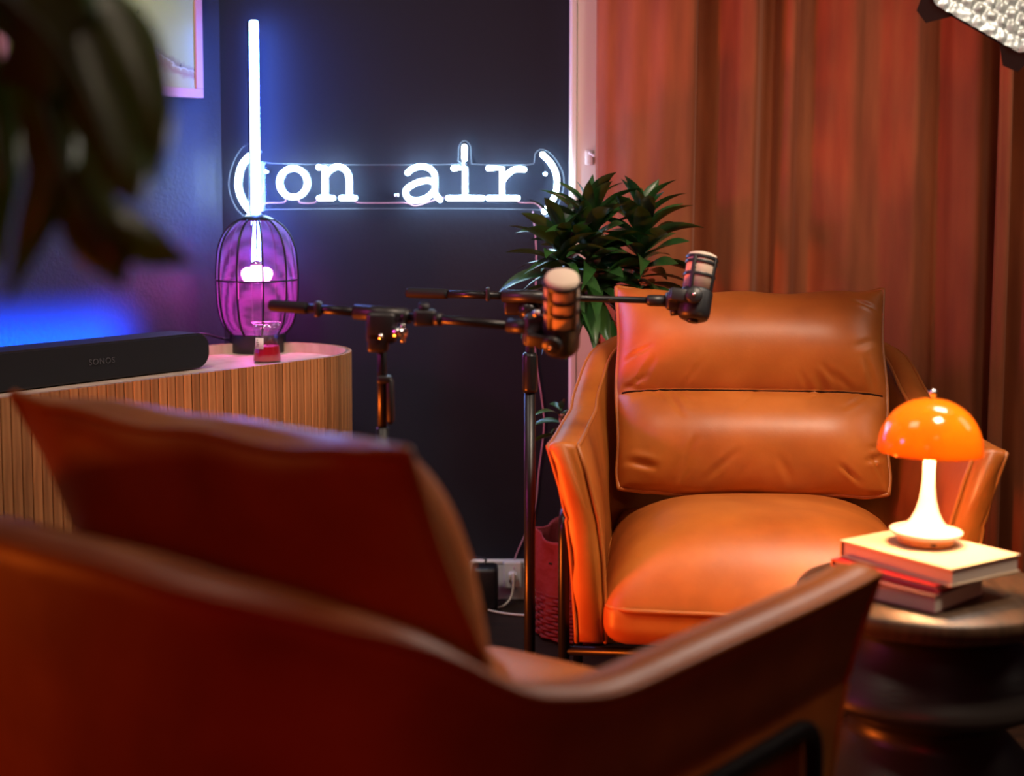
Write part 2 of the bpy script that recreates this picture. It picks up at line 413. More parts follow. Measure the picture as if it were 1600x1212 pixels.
for x, y, a in spots:
    if slat_me is None:
        o = sharp(obj('slat', slat_vf, M['wood'], sb)); slat_me = o.data
    else:
        o = bpy.data.objects.new('slat', slat_me); COL.objects.link(o); o.parent = sb
    o.location = (x, y, 0); o.rotation_euler = (0, 0, a-PI/2)

# ------------------------------------------------------------------ soundbar
sbr = math.atan2(WD.y, WD.x)
bar = thing('soundbar', 'long black soundbar on the sideboard in front of blue glow', 'soundbar', wl(-0.375-0.31, 0.335, ZT), sbr)
# local x along wall, y to wall, front at -y
def rrect(w, h, r, n=8):
    pts = []
    for cx, cy, a0 in ((w/2-r, h/2-r, 0), (-w/2+r, h/2-r, 90), (-w/2+r, -h/2+r, 180), (w/2-r, -h/2+r, 270)):
        for k in range(n+1):
            a = R(a0+90*k/n); pts.append((cx+r*math.cos(a), cy+r*math.sin(a)))
    return pts
def yprism(pts, y0, y1, z0):
    n = len(pts); V = [(x,y0,z+z0) for x,z in pts]+[(x,y1,z+z0) for x,z in pts]
    return V, [tuple(range(n)), tuple(range(n,2*n))[::-1]]+[(i,n+i,n+(i+1)%n,(i+1)%n) for i in range(n)]
BH = 0.084
o = obj('cabinet', yprism(rrect(0.62, BH, 0.036), -0.045, 0.05, BH/2+0.003), M['black'], bar); sharp(o)
o = obj('grille', yprism(rrect(0.612, BH-0.008, 0.032), -0.05, -0.0445, BH/2+0.003), M['black_soft'], bar); sharp(o)
for x in (-0.22, 0.22): obj('foot', box(x, 0, 0.003, 0.05, 0.05, 0.006, 0.001), M['black'], bar)
def text_part(name, body, size, material, parent, mtx, extrude=0.0006):
    c = bpy.data.curves.new(name, 'FONT'); c.body = body; c.size = size; c.extrude = extrude
    c.align_x = 'CENTER'; c.align_y = 'CENTER'; c.space_character = 1.15
    t = bpy.data.objects.new(name+'_tmp', c); COL.objects.link(t)
    me = bpy.data.meshes.new_from_object(t.evaluated_get(bpy.context.evaluated_depsgraph_get()))
    bpy.data.objects.remove(t); me.transform(mtx); me.materials.clear()
    return link(name, me, material, parent, False)
bpy.context.view_layer.update()
# the logo sits right of centre as seen; find its x on the front face
text_part('logo', 'SONOS', 0.019, M['logo'], bar, Matrix.Translation((0.0, -0.051, BH/2+0.003)) @ Matrix.Rotation(PI/2, 4, 'X'))
# blue LED strip on the tray behind the bar
ls = thing('led_strip', 'blue light strip lying behind the soundbar', 'light strip', wl(-0.78, N0+0.014, ZT+RIM), sbr)
obj('channel', box(0, 0, 0.006, 0.92, 0.016, 0.012, 0.002), M['black'], ls)
obj('diffuser', box(0, 0.009, 0.008, 0.90, 0.004, 0.008, 0.001), M['led_blue'], ls)
ll = area('led_strip_light', (0, 0.014, 0.012), (0, 0.2, 0.035), 0.90, 12, (0.0, 0.08, 1.0), 0.01, R(80)); ll.parent = ls

# ------------------------------------------------------------------ cage lamp
cl_pos = at(401, 556, 3.80); cl_pos = atz(397, 553, ZT)
cl_pos = Vector((cl_pos.x, cl_pos.y+0.06, ZT))
cl = thing('cage_lamp', 'wire wound cage lamp glowing magenta on the sideboard', 'lamp', cl_pos)
sharp(obj('lamp_base', lathe([(0.0,0),(0.072,0),(0.073,0.002),(0.073,0.048),(0.071,0.05),(0.0,0.05)], 40), M['black'], cl))
CP_ = [(0.046,0.069),(0.062,0.085),(0.09,0.098),(0.14,0.1055),(0.2,0.107),(0.26,0.103),(0.30,0.091),(0.33,0.069),(0.346,0.045),(0.354,0.02)]
def crad(z): return interp(CP_, z)
rp0 = [(crad(z), z) for z in [0.046+0.308*i/40 for i in range(41)]]
for k in range(10):
    a = 2*PI*k/10+0.31-PI/2
    obj('rib', tube([(r*math.cos(a), r*math.sin(a), z) for r, z in rp0], 0.0029, 6), M['black_metal'], cl)
zb = 0.19
obj('belt_ring', tube([(crad(zb)*math.cos(2*PI*i/48), crad(zb)*math.sin(2*PI*i/48), zb) for i in range(48)], 0.0022, 6, True), M['black_metal'], cl)
obj('top_cap', lathe([(0.0,0.362),(0.022,0.360),(0.046,0.349),(0.047,0.346),(0.044,0.344),(0.0,0.352)], 32), M['black_metal'], cl)
rings = []
nr = 92
for i in range(nr):
    z = 0.05+0.294*i/(nr-1); r = crad(z)-0.0025
    rings.append(tube([(r*math.cos(2*PI*k/40), r*math.sin(2*PI*k/40), z+0.00015*math.sin(k*0.7+i)) for k in range(40)], 0.00062, 4, True))
o = obj('wire_winding', merge(*rings), M['wire'], cl); o['kind'] = 'stuff'
obj('bulb_holder', lathe([(0.0,0.345),(0.0025,0.345),(0.0025,0.24),(0.016,0.236),(0.016,0.222),(0.0,0.222)], 20), M['chrome'], cl)
obj('bulb', lathe([(0.0,0.222),(0.03,0.221),(0.039,0.214),(0.041,0.203),(0.036,0.190),(0.028,0.183),(0.0,0.181)], 32), M['bulb_pink'], cl)
pl = bpy.data.lights.new('cage_lamp_light', 'POINT'); pl.energy = 3.2; pl.color = (1.0,0.06,0.55); pl.shadow_soft_size = 0.03
po_ = bpy.data.objects.new('cage_lamp_light', pl); COL.objects.link(po_); po_.parent = cl; po_.location = (0,0,0.165)
# its cable
c0 = cl_pos+Vector((-0.07,0.0,0.03))
c1 = wl(-0.455, 0.30, ZT+0.06)
tag(obj('power_cable', tube(crom([c0, c0+Vector((-0.03,0.0,0.006)), (c0+c1)/2+Vector((0,0,0.02)), c1], 8), 0.003, 8), M['black']), 'black cable from soundbar to the magenta cage lamp', 'cable')

# ------------------------------------------------------------------ candle in a flared glass
cn_pos = atz(416, 566, ZT); cn_pos.y += 0.015
cn = thing('candle_glass', 'flared glass candle with red wax beside the cage lamp', 'candle', cn_pos)
gp = [(0.0,0.0),(0.034,0.0),(0.0355,0.004),(0.0335,0.022),(0.031,0.045),(0.0305,0.058),(0.033,0.078),(0.0375,0.096)]
obj('glass', lathe(gp+[(r-0.0018, z) for r, z in reversed(gp[1:])][:-1]+[(0.0,0.003)], 36), M['thin_glass'], cn)
obj('rim', tube([(0.0367*math.cos(2*PI*i/36), 0.0367*math.sin(2*PI*i/36), 0.096) for i in range(36)], 0.0011, 6, True), M['glass'], cn)
wx = obj('wax', lathe([(0.0,0.004),(0.0325,0.004),(0.033,0.006),(0.0312,0.022),(0.0292,0.040),(0.0,0.040)], 32), M['wax'], cn); sharp(wx)
obj('wick', rod((0,0,0.038),(0.001,0,0.05),0.0008,6), M['ink'], cn)
V, Fc = [], []
for i in range(9):
    a = -PI/2-0.85+0.75*i/8
    for z, r in ((0.034,0.0337),(0.062,0.0326)): V.append((r*math.cos(a), r*math.sin(a), z))
for i in range(8): Fc.append((2*i,2*i+2,2*i+3,2*i+1))
lb = obj('label', (V, Fc), M['label'], cn)
s = lb.modifiers.new('t', 'SOLIDIFY'); s.thickness = 0.0004
for z, a0, a1 in ((0.056,0.3,0.42),(0.050,0.2,0.5),(0.045,0.25,0.55),(0.041,0.22,0.5)):
    V, Fc = [], []
    for i in range(5):
        a = -PI/2-0.85+0.75*(a0+(a1-a0)*i/4)
        for zz in (z, z+0.0016): V.append((0.0342*math.cos(a), 0.0342*math.sin(a), zz))
    for i in range(4): Fc.append((2*i,2*i+2,2*i+3,2*i+1))
    obj('print_line', (V, Fc), M['ink'], lb)

# ------------------------------------------------------------------ LED tube standing in the corner
tt, tb = at(396.5, 32, WY-0.07), at(400.5, 424, WY-0.07)
lt = thing('led_tube', 'tall white LED tube light fixed upright on the wall', 'tube light', (tb.x, WY, tb.z))
hh = tt.z-tb.z; dx = tt.x-tb.x
obj('back_channel', tube([(-0.013,-0.062,0.002),(dx-0.013,-0.062,hh-0.002)], 0.0065, 8), M['black_metal'], lt)
obj('diffuser', tube([(0.0,-0.07,0.0),(0.0,-0.07,0.004),(dx,-0.07,hh-0.004),(dx,-0.07,hh)], [0.008,0.0118,0.0118,0.008], 20), M['neon_blue'], lt)
for z in (0.06, hh-0.12): obj('wall_clip', box(-0.012+dx*z/hh,-0.03,z,0.014,0.062,0.012,0.002), M['black_metal'], lt)

# ------------------------------------------------------------------ neon sign
SY = WY-0.045
def sp(cx, cy, Y=SY):                                   # crop px (2.667x, origin 300,180) -> wall plane
    return at(300+cx/2.6667, 180+cy/2.6667, Y)
sg_o = sp(800, 380); sg_o = Vector((sg_o.x, WY, sg_o.z))
sign = thing('neon_sign', 'white neon sign reading (on air) on the dark wall', 'neon sign', sg_o)
def sw(pts): return [sp(x, y)-sg_o for x, y in pts]
TR = 0.0070
def stroke(pts, smooth=True, closed=False, name='neon_tube'):
    P = sw(pts)
    P = crom(P, 8, closed) if smooth else P
    v = tube(P, TR, 10, closed)
    if not closed:                                      # rounded ends
        parts = [v]
        for p in (P[0], P[-1]):
            parts.append(shift(lathe([(0,-TR),(TR*.5,-TR*.866),(TR*.866,-TR*.5),(TR,0),(TR*.866,TR*.5),(TR*.5,TR*.866),(0,TR)], 10), p))
        v = merge(*parts)
    return obj(name, v, M['neon_white'], sign)
stroke([(241,166),(205,210),(190,285),(206,350),(243,404)])
stroke([(421+58*math.cos(2*PI*k/14), 281+60*math.sin(2*PI*k/14)) for k in range(14)], True, True)
stroke([(528,217),(553,217),(553,345)], False); stroke([(530,345),(585,345)], False)
stroke([(553,252),(575,228),(602,215),(632,222),(650,248),(654,290),(654,345)]); stroke([(622,345),(676,345)], False)
stroke([(898,240),(920,222),(953,214),(990,222),(1011,250),(1012,300),(1014,330),(1034,352)])
stroke([(1012,280),(980,272),(940,280),(900,302),(890,325),(904,348),(938,355),(980,342),(1012,312)])
stroke([(1135,132),(1135,182)], False)
stroke([(1090,221),(1138,221),(1138,345)], False); stroke([(1068,345),(1210,345)], False)
stroke([(1236,221),(1292,221),(1292,345)], False); stroke([(1236,345),(1356,345)], False)
stroke([(1294,272),(1316,245),(1345,226),(1384,226)])
stroke([(1460,164),(1495,200),(1518,250),(1518,310),(1500,360),(1468,402)])
outl = [(232,120),(290,150),(330,200),(1085,205),(1108,190),(1112,130),(1135,106),(1160,130),(1164,190),(1190,205),(1400,206),(1425,190),(1430,160),(1455,142),(1500,165),(1545,240),(1545,320),(1510,400),(1460,425),(1420,392),(330,392),(290,410),(235,430),(180,380),(152,285),(180,180)]
P = [sp(x, y, WY-0.03)-sg_o for x, y in [(c.x, c.y) for c in crom([(x,y,0) for x,y in outl], 4, True)]]
n = len(P)
V = [p for p in P]+[p+Vector((0,0.004,0)) for p in P]
bm = bmesh.new(); f1 = [bm.verts.new(v) for v in P]; fc = bm.faces.new(f1)
bmesh.ops.triangulate(bm, faces=[fc]); bm.verts.index_update()
tri = [tuple(v.index for v in f.verts) for f in bm.faces]; bm.free()
pan = obj('backing_panel', (V, tri+[tuple(i+n for i in t) for t in tri]+[(i,(i+1)%n,n+(i+1)%n,n+i) for i in range(n)]), M['acrylic'], sign, False)
obj('panel_edge', tube(P, 0.0008, 5, True), M['acrylic_edge_glow'], pan)
obj('sign_wire', tube(crom(sw([(292,402),(297,375),(312,366),(380,364),(392,350)]),5), 0.0014, 6), M['pink_cord'], sign)
obj('sign_wire', tube(crom(sw([(445,350),(452,365),(508,365),(522,348)]),5), 0.0014, 6), M['pink_cord'], sign)
obj('sign_wire', tube(crom(sw([(676,348),(690,364),(780,366),(890,366),(930,378),(985,362),(1050,342)]),5), 0.0014, 6), M['pink_cord'], sign)
obj('sign_wire', tube(crom(sw([(1352,348),(1366,364),(1430,368),(1462,398)]),5), 0.0014, 6), M['pink_cord'], sign)
obj('sign_wire', tube(crom(sw([(1136,184),(1130,200),(1136,218)]),5), 0.0022, 6), M['neon_white'], sign)
for x, y in ((858,333),(1470,245),(320,235)):
    p = sp(x, y, WY)-sg_o
    obj('standoff_screw', rod(p, p+Vector((0,-0.04,0)), 0.0055, 12), M['chrome'], sign)
# cord down the wall
cp = [sp(1420, 400, WY-0.012)] + [at(x, y, WY-0.012) for x, y in ((838,400),(836,540),(846,620),(850,665),(842,735),(834,800),(806,868))] + [at(803, 888, WY-0.05)]
tag(obj('sign_cord', tube(crom(cp, 8), 0.0018, 8), M['pink_cord']), 'thin pink cord hanging from the neon sign to the socket', 'cord')

# ------------------------------------------------------------------ framed print on left wall
def on_left(px, py, n=0.0):
    d = ray(px, py); o = Vector((0,0,H)); q = wl(0, n)
    t = (q-o).dot(WN)/d.dot(WN); return o+d*t
pc = on_left(308, 154); tcorn = (pc-CORN).dot(WD); FW, FH, FT = 0.60, 0.80, 0.024
fr = thing('framed_print', 'framed beach print with pink frame on the left wall', 'picture', wl(tcorn-FW/2, 0.001, pc.z), sbr)
for nm, b in (('frame_bottom', box(0,-0.014,FT/2,FW,0.026,FT,0.002)), ('frame_top', box(0,-0.014,FH-FT/2,FW,0.026,FT,0.002)), ('frame_side', box(FW/2-FT/2,-0.014,FH/2,FT,0.026,FH-2*FT,0.002)), ('frame_side', box(-FW/2+FT/2,-0.014,FH/2,FT,0.026,FH-2*FT,0.002))):
    obj(nm, b, M['pink_frame'], fr, False)
pr = obj('print', box(0,-0.020,0,FW-2*FT+0.004,0.004,FH-2*FT+0.004), M['print'], fr, False); pr.location = (0,0,FH/2)
for px, py, s in ((197,62,1.1),(214,20,1.0),(281,103,.8),(238,47,.5),(192,66,.9)):
    q = on_left(px, py, 0.0225); lp = fr.location
    x = (q-lp).dot(WD); z = q.z-lp.z
    k = obj('printed_figure', merge(box(x,-0.0225,z,0.007*s,0.0008,0.004*s), box(x+0.003*s,-0.0225,z+0.004*s,0.003*s,0.0008,0.006*s)), M['ink'], fr, False)

# ------------------------------------------------------------------ armchair
def plan(s):
    """outline of the tub at seat level, s in [-1,1]: right arm front -> back -> left arm front"""
    pts = [(0.352,0.405),(0.356,0.28),(0.358,0.12),(0.356,-0.06),(0.345,-0.20),(0.305,-0.325),(0.215,-0.395),(0.10,-0.412),(0,-0.416)]
    return pts
HP = crom([(x,y,0) for x,y in plan(0)], 5)
PATH = [Vector((p.x,p.y,0)) for p in HP] + [Vector((-p.x,p.y,0)) for p in reversed(HP[:-1])]
def build_chair(label):
    ch = thing('leather_armchair', label, 'armchair', group='tan leather armchairs')
    n = len(PATH)
    # arc length of half
    L = [0]
    for i in range(1, n): L.append(L[-1]+(PATH[i]-PATH[i-1]).length)
    tot = L[-1]/2
    ZB = 0.30
    secs = []; topo, topi = [], []
    for i in range(n):
        a = PATH[max(i-1,0)]; b = PATH[min(i+1,n-1)]
        t = (b-a).normalized(); nrm = Vector((-t.y, t.x, 0))          # candidate outward
        if nrm.dot(PATH[i]-Vector((0,0.05,0))) < 0: nrm = -nrm
        h = min(L[i], L[-1]-L[i])                                    # distance from arm front
        zt = interp([(0,0.684),(0.05,0.680),(0.16,0.677),(0.32,0.676),(0.465,0.674),(0.606,0.701),(0.737,0.778),(0.851,0.812),(1.0,0.826),(1.3,0.828)], h)
        flare = interp([(0,0.056),(0.15,0.045),(0.45,0.035),(0.65,0.045),(1.2,0.055)], h)
        th = 0.054
        def off(z):
            q = max(0,(z-ZB)/(zt-ZB)); return flare*(q**3.2) + 0.006*math.sin(PI*q)
        prof = []
        for z in (ZB, ZB+0.02, 0.36, 0.42, 0.48, 0.535, 0.543, 0.552, 0.60 if zt > 0.66 else 0.585, zt-0.035, zt-0.012): 
            z = min(z, zt-0.012)
            o_ = off(z)+0.001*len(prof)*0
            if abs(z-0.543) < 1e-4: o_ -= 0.003                       # seam groove
            prof.append((o_, z))
        zz = zt-0.012
        prof += [(off(zz)-0.005, zt-0.003), (off(zz)-th*0.5, zt+0.001), (off(zz)-th+0.005, zt-0.003), (off(zz)-th, zt-0.012)]
        for z in (zt-0.05, 0.54, 0.46, 0.38, ZB+0.02, ZB):
            z = min(z, zt-0.02); prof.append((off(z)-th-0.004*math.sin(PI*(z-ZB)/(zt-ZB)), z))
        pull = 0.02 if h < 0.02 else 0
        secs.append([PATH[i]+nrm*o_+Vector((0,0,z)) for o_, z in prof])
    m_ = len(secs[0])
    # front lean of arm ends: the top tip sits further forward than the foot
    for s_ in (0, 1):
        for k in range(8):
            idx = k if s_ == 0 else n-1-k
            wgt = (1-k/8)**1.5
            for v in secs[idx]: v.y += wgt*(0.03*(v.z-0.45)/0.22)
    V = [v for s_ in secs for v in s_]; Fc = []
    for i in range(n-1):
        for k in range(m_): l = (k+1) % m_; Fc.append((i*m_+k, i*m_+l, (i+1)*m_+l, (i+1)*m_+k))
    # bulged front caps
    for i0, sgn in ((0, 1), (n-1, 1)):
        ring = list(range(i0*m_, i0*m_+m_)); half = (m_-4)//2
        V2 = []
        cx = len(V)
        ins = []
        cen = sum((V[j] for j in ring), Vector())/m_
        for j in ring:
            p = V[j]; partner = None
            q = Vector((p.x, p.y, p.z))
            # move towards the section's mid line
            mids = [V[k2] for k2 in ring if abs(V[k2].z-p.z) < 0.03]
            mx_ = sum(v.x for v in mids)/len(mids)
            q.x = p.x+(mx_-p.x)*0.35; q.y = p.y+0.012; q.z = p.z+(cen.z-p.z)*0.02
            ins.append(len(V)); V.append(q)
        for k in range(m_): l = (k+1) % m_; Fc.append((ring[k], ring[l], ins[l], ins[k]))
        Fc.append(tuple(ins))
    sh = obj('shell', (V, Fc), M['leather'], ch)
    # piping along both top edges and down the arm fronts
    ko, ki = 10, 14
    po = [secs[i][ko]+Vector((0,0,0.004)) for i in range(n)]
    pi2 = [secs[i][ki]+Vector((0,0,0.004)) for i in range(n)]
    fr_ = lambda i: [secs[i][k]+Vector((0,0.004,0)) for k in range(m_-1, ki, -1)]
    obj('piping', tube(fr_(0)+pi2+list(reversed(fr_(n-1))), 0.0042, 6), M['piping'], sh)
    fo = lambda i: [secs[i][k]+Vector((0,0.004,0)) for k in range(0, ko)]
    obj('piping', tube(fo(0)+po+list(reversed(fo(n-1))), 0.0042, 6), M['piping'], sh)
    # deck under the cushion
    obj('seat_deck', box(0, -0.01, 0.297, 0.66, 0.70, 0.03, 0.012), M['black_soft'], ch)
    # seat cushion
    bm = bmesh.new(); bmesh.ops.create_cube(bm, size=2)
    bmesh.ops.subdivide_edges(bm, edges=bm.edges[:], cuts=22, use_grid_fill=True)
    w, d, hgt, r_ = 0.305, 0.372, 0.050, 0.042
    for v in bm.verts:
        c = v.co
        sgn = lambda q: math.copysign(abs(q)**0.8, q)
        p = Vector((sgn(c.x)*w, sgn(c.y)*d, c.z*hgt))
        i_ = Vector((max(-w+r_,min(w-r_,p.x)), max(-d+r_,min(d-r_,p.y)), max(-hgt+r_,min(hgt-r_,p.z))))
        dv = p-i_
        if dv.length > 1e-6: p = i_+dv.normalized()*r_
        ux, uy = p.x/w, p.y/d
        if p.z > 0: p.z += 0.122*(1-abs(ux)**4)*(1-(abs(uy-0.4)/(0.6 if uy > 0.4 else 1.4))**(3.6 if uy > 0.4 else 2.0))*(p.z/hgt)
        # arms are slightly closer at the back; front bows forward
        p.y += 0.012*(1-ux*ux)*max(0,uy)
        p.z += 0.004*math.sin(7*p.x+3*p.y)*math.sin(9*p.y)
        v.co = p+Vector((0, 0.056, 0.352))
    me = bpy.data.meshes.new('seat_cushion'); bm.to_mesh(me); bm.free()
    sc_ = link('seat_cushion', me, M['leather'], ch)
    loop = []
    for x, y in [(-w+0.004,-0.2),(-w+0.004,0.12),(-w+0.005,d-0.05),(-w+0.035,d-0.008),(-w+0.09,d+0.004),(0,d+0.0115),(w-0.09,d+0.004),(w-0.035,d-0.008),(w-0.005,d-0.05),(w-0.004,0.12),(w-0.004,-0.2)]:
        loop.append((x, y+0.0595, 0.375))
    obj('piping', tube(crom(loop, 5), 0.0045, 6), M['piping'], sc_)
    # back cushion: two puffed panels on a reclined plane
    W_, HG = 0.294, 0.468
    org = Vector((0,-0.07,0.488)); rec = R(27)
    ex, ev, en = Vector((1,0,0)), Vector((0,-math.sin(rec),math.cos(rec))), Vector((0,math.cos(rec),math.sin(rec)))
    def edge(u, v):                                                  # boundary wobble and ears
        cu, cv = abs(u), abs(2*v-1)
        ear = (max(0,cu-0.80)/0.20)*(max(0,cv-0.80)/0.20)
        x = u*W_*(1+(0.008 if v > .5 else -0.02)*ear)*(0.985+0.015*v) * (1-0.018*math.sin(PI*v*2)**2)
        y = v*HG + (0.013*ear if v > .5 else 0.012*ear) - (0.010*(1-cu**2)*(cv**6) if v > .5 else 0) + 0.004*math.sin(9*u+1)*cv**8
        return x, y
    NU, NV = 108, 96
    SEAM = 45/96
    rc = random.Random(21); CR = []
    for k in range(30):                                             # gathers running off the seam, the foot and the sides
        u0 = rc.uniform(-0.95,0.95) if k < 22 else rc.choice((-0.93,0.93))
        v0 = (SEAM+0.015, SEAM-0.015, 0.05)[k % 3] if k < 22 else rc.uniform(0.1,0.9)
        a = (rc.uniform(0.25,1.0)*math.copysign(1,-u0) if k < 22 else rc.uniform(-.5,.5))
        dv = 1 if v0 > SEAM or v0 < 0.1 else -1
        du, dw = (math.sin(a), dv*math.cos(a)) if k < 22 else (math.copysign(1,-u0)*math.cos(a), math.sin(a))
        CR.append((u0*W_, v0*HG, du, dw, rc.uniform(0.03,0.085), rc.uniform(0.004,0.008), rc.uniform(0.003,0.0075)*(0.5+abs(u0))))
    def crease(u, v):
        x, y, r = u*W_, v*HG, 0.0
        for x0, y0, du, dw, ln, wd_, dp in CR:
            s1 = (x-x0)*du+(y-y0)*dw
            if -0.015 < s1 < ln:
                s2 = (x-x0)*dw-(y-y0)*du
                if abs(s2) < 4*wd_:
                    f = max(0,math.sin(PI*(s1+0.015)/(ln+0.015)))
                    r -= dp*f*(math.exp(-(s2/wd_)**2)-0.55*math.exp(-((s2-1.7*wd_)/wd_)**2)-0.3*math.exp(-((s2+1.7*wd_)/wd_)**2))
        return r
    def frontz(u, v):
        e = (1-abs(u)**5)**0.6
        def lob(t): return max(0,math.sin(PI*t))**0.6
        if v < SEAM: b = lob(v/SEAM*0.94+0.03)*1.0
        else: b = lob((v-SEAM)/(1-SEAM)*0.94+0.03)*1.0
        base = 0.022*max(0,math.sin(PI*v))**0.4
        ds = abs(v-SEAM)
        wr = 0.0035*math.sin(31*u+7*math.sin(5*u+v*6))*math.exp(-ds*24)*(1-math.exp(-ds*60))*(0.4+0.9*abs(u)**2)
        wr += 0.004*math.sin(27*u+2.2)*math.exp(-v*16)*(1-math.exp(-v*40))*(0.3+abs(u)**2)
        wr += 0.003*math.sin(24*v+3*u)*math.exp(-(1-abs(u))*9)
        return e*(base+0.084*b)+0.8*wr*e+e*crease(u, v)
    def backz(u, v):
        return 0.058*(1-abs(u)**4)**0.6*max(0,math.sin(PI*v))**0.5 + 0.003*math.sin(14*u+5*v)*math.exp(-(1-abs(u))*6)
    V, Fc = [], []
    def us(i): q = -1+2*i/NU; return math.copysign(1-(1-abs(q))**1.25, q)
    for side in (1, -1):
        for j in range(NV+1):
            v = j/NV
            for i in range(NU+1):
                u = us(i)
                x, y = edge(u, v)
                z = frontz(u, v) if side == 1 else -backz(u, v)
                if i in (0,NU) or j in (0,NV): z = 0.004*side
                V.append(org+ex*x+ev*y+en*z)
    K = (NU+1)*(NV+1)
    for s_ in (0, 1):
        for j in range(NV):
            for i in range(NU):
                a = s_*K+j*(NU+1)+i; Fc.append((a,a+1,a+NU+2,a+NU+1))
    bd = [(0,i) for i in range(NU)]+[(j,NU) for j in range(NV)]+[(NV,i) for i in range(NU,0,-1)]+[(j,0) for j in range(NV,0,-1)]
    ids = [j*(NU+1)+i for j,i in bd]
    for a, b in zip(ids, ids[1:]+ids[:1]): Fc.append((a,b,K+b,K+a))
    bc = obj('back_cushion', (V, Fc), M['leather'], ch)
    obj('piping', tube([(V[a]+V[a+K])/2 for a in ids], 0.0058, 6, True), M['piping'], bc)
    sm = [org+ex*edge(u,SEAM)[0]+ev*edge(u,SEAM)[1]+en*(frontz(u,SEAM)+0.0016) for u in [-0.96+1.92*i/40 for i in range(41)]]
    obj('seam', tube(sm, 0.0022, 5), mat_dark, bc)
    # steel side frames
    for s_ in (-1, 1):
        x = s_*0.380
        pth = roundcorner([(x,0.318,0.0),(x,0.318,0.522),(x,-0.27,0.522),(x,-0.27,0.0)], 0.045)
        obj('side_frame', tube(pth, 0.011, 10), M['black_metal'], ch)
    for y in (0.30,-0.27): obj('crossbar', rod((-0.380,y if y<0 else 0.318,0.262),(0.380,y if y<0 else 0.318,0.262),0.009), M['black_metal'], ch)
    return ch
mat_dark = mat('seam_groove_shade', (0.03,0.009,0.003), 0.9, Specular_IOR_Level=0.1)  # near-black colour stands in for shade deep in the seam groove
chair_far = build_chair('tan leather armchair facing us in front of the rust curtain')
chair_far.location = (0.506, 3.04, 0); chair_far.rotation_euler = (0,0,PI-0.0916)
chair_near = copy_tree(chair_far)
chair_near['label'] = 'tan leather armchair in the blurred foreground seen from behind'
chair_near.location = (-0.143, 1.668, 0); chair_near.rotation_euler = (0,0,-0.6755)

# ------------------------------------------------------------------ turned side table
TZ = 0.52
tcen = atz(1452, 918, TZ); tcen.z = 0
tbl = thing('side_table', 'black turned wood side table beside the orange lamp', 'table', tcen)
sharp(obj('table_top', lathe([(0,TZ-0.036),(0.185,TZ-0.036),(0.198,TZ-0.03),(0.203,TZ-0.018),(0.203,TZ-0.006),(0.198,TZ),(0,TZ)], 64), M['table_top'], tbl), 60)
prof = [(0.0,0.0),(0.165,0.0),(0.172,0.012),(0.17,0.03),(0.13,0.075),(0.115,0.10),(0.12,0.13),(0.15,0.155),(0.192,0.178),(0.198,0.19),(0.194,0.205),(0.165,0.25),(0.125,0.295),(0.11,0.315),(0.125,0.33),(0.165,0.348),(0.19,0.362),(0.192,0.372),(0.185,0.385),(0.16,0.42),(0.13,0.455),(0.12,TZ-0.036),(0.0,TZ-0.036)]
obj('turned_body', lathe(prof, 64), M['table'], tbl)

# ------------------------------------------------------------------ books
def book(name, label, L_, F_, R_, z0, th, cover, pages=M['page'], ct=0.0025):
    """corners given in px of the book's top face: left, front, right"""
    z1 = z0+th
    l, f, r = atz(*L_, z1), atz(*F_, z1), atz(*R_, z1)
    a = (l-f); b = (r-f); b = b-a*(a.dot(b)/a.dot(a))               # square it up
    u, v = a.normalized(), b.normalized(); la, lb_ = a.length, b.length
    rz = math.atan2(v.y, v.x)
    bk = thing(name, label, 'book', (f.x+(u.x*la+v.x*lb_)/2, f.y+(u.y*la+v.y*lb_)/2, z0), rz, 'books under the orange lamp')
    # local x along v (length lb), local y along u (length la)
    obj('cover', box(0,0,ct/2,lb_,la,ct,0.0006), cover, bk, False)
    obj('cover', box(0,0,th-ct/2,lb_,la,ct,0.0006), cover, bk, False)
    obj('spine', box(0,la/2-ct/2,th/2,lb_-0.001,ct,th-2*ct,0), cover, bk, False)
    obj('page_block', box(0,-0.002,th/2,lb_-0.008,la-0.008,th-2*ct-0.0002,0), pages, bk, False)
    return bk
book('book', 'thick maroon covered book at the bottom of the stack', (1315,899), (1461,931), (1570,909), TZ+0.001, 0.028, M['cover_dark'])
book('book', 'thin bright red book in the middle of the stack', (1298,873), (1462,915), (1577,893), TZ+0.0295, 0.011, M['cover_red'])
bk1 = book('book', 'cream book on top of the stack under the lamp', (1312,843), (1487,889), (1592,865), TZ+0.041, 0.027, M['cover_cream'])

# ------------------------------------------------------------------ mushroom lamp
LZ = TZ+0.069
lpos = atz(1446, 848, LZ); 
lmp = thing('table_lamp', 'orange mushroom table lamp lit on the book stack', 'lamp', (lpos.x, lpos.y, LZ))
lmp.rotation_euler = (0, R(1.5), 0)
sharp(obj('foot', lathe([(0,0),(0.041,0),(0.043,0.002),(0.044,0.011),(0.0,0.011)], 48), M['copper'], lmp))
obj('stem', lathe([(0,0.011),(0.044,0.011),(0.052,0.015),(0.0555,0.020),(0.0545,0.0215),(0.050,0.0205),(0.040,0.0225),(0.031,0.028),(0.024,0.037),(0.0175,0.051),(0.0128,0.068),(0.0098,0.088),(0.0085,0.108),(0.0085,0.125),(0.0092,0.16),(0.0,0.16)], 48), M['enamel'], lmp)
sh_r, sh_b, sh_h = 0.080, 0.145, 0.082
pf = []
for k in range(25):
    a = PI/2*k/24; pf.append((sh_r*math.cos(a)**0.92 if k < 24 else 0.0, sh_b+sh_h*math.sin(a)**1.0))
pin = [(max(0,r-0.0022), z-0.0022 if k > 3 else z) for k, (r, z) in enumerate(pf)]
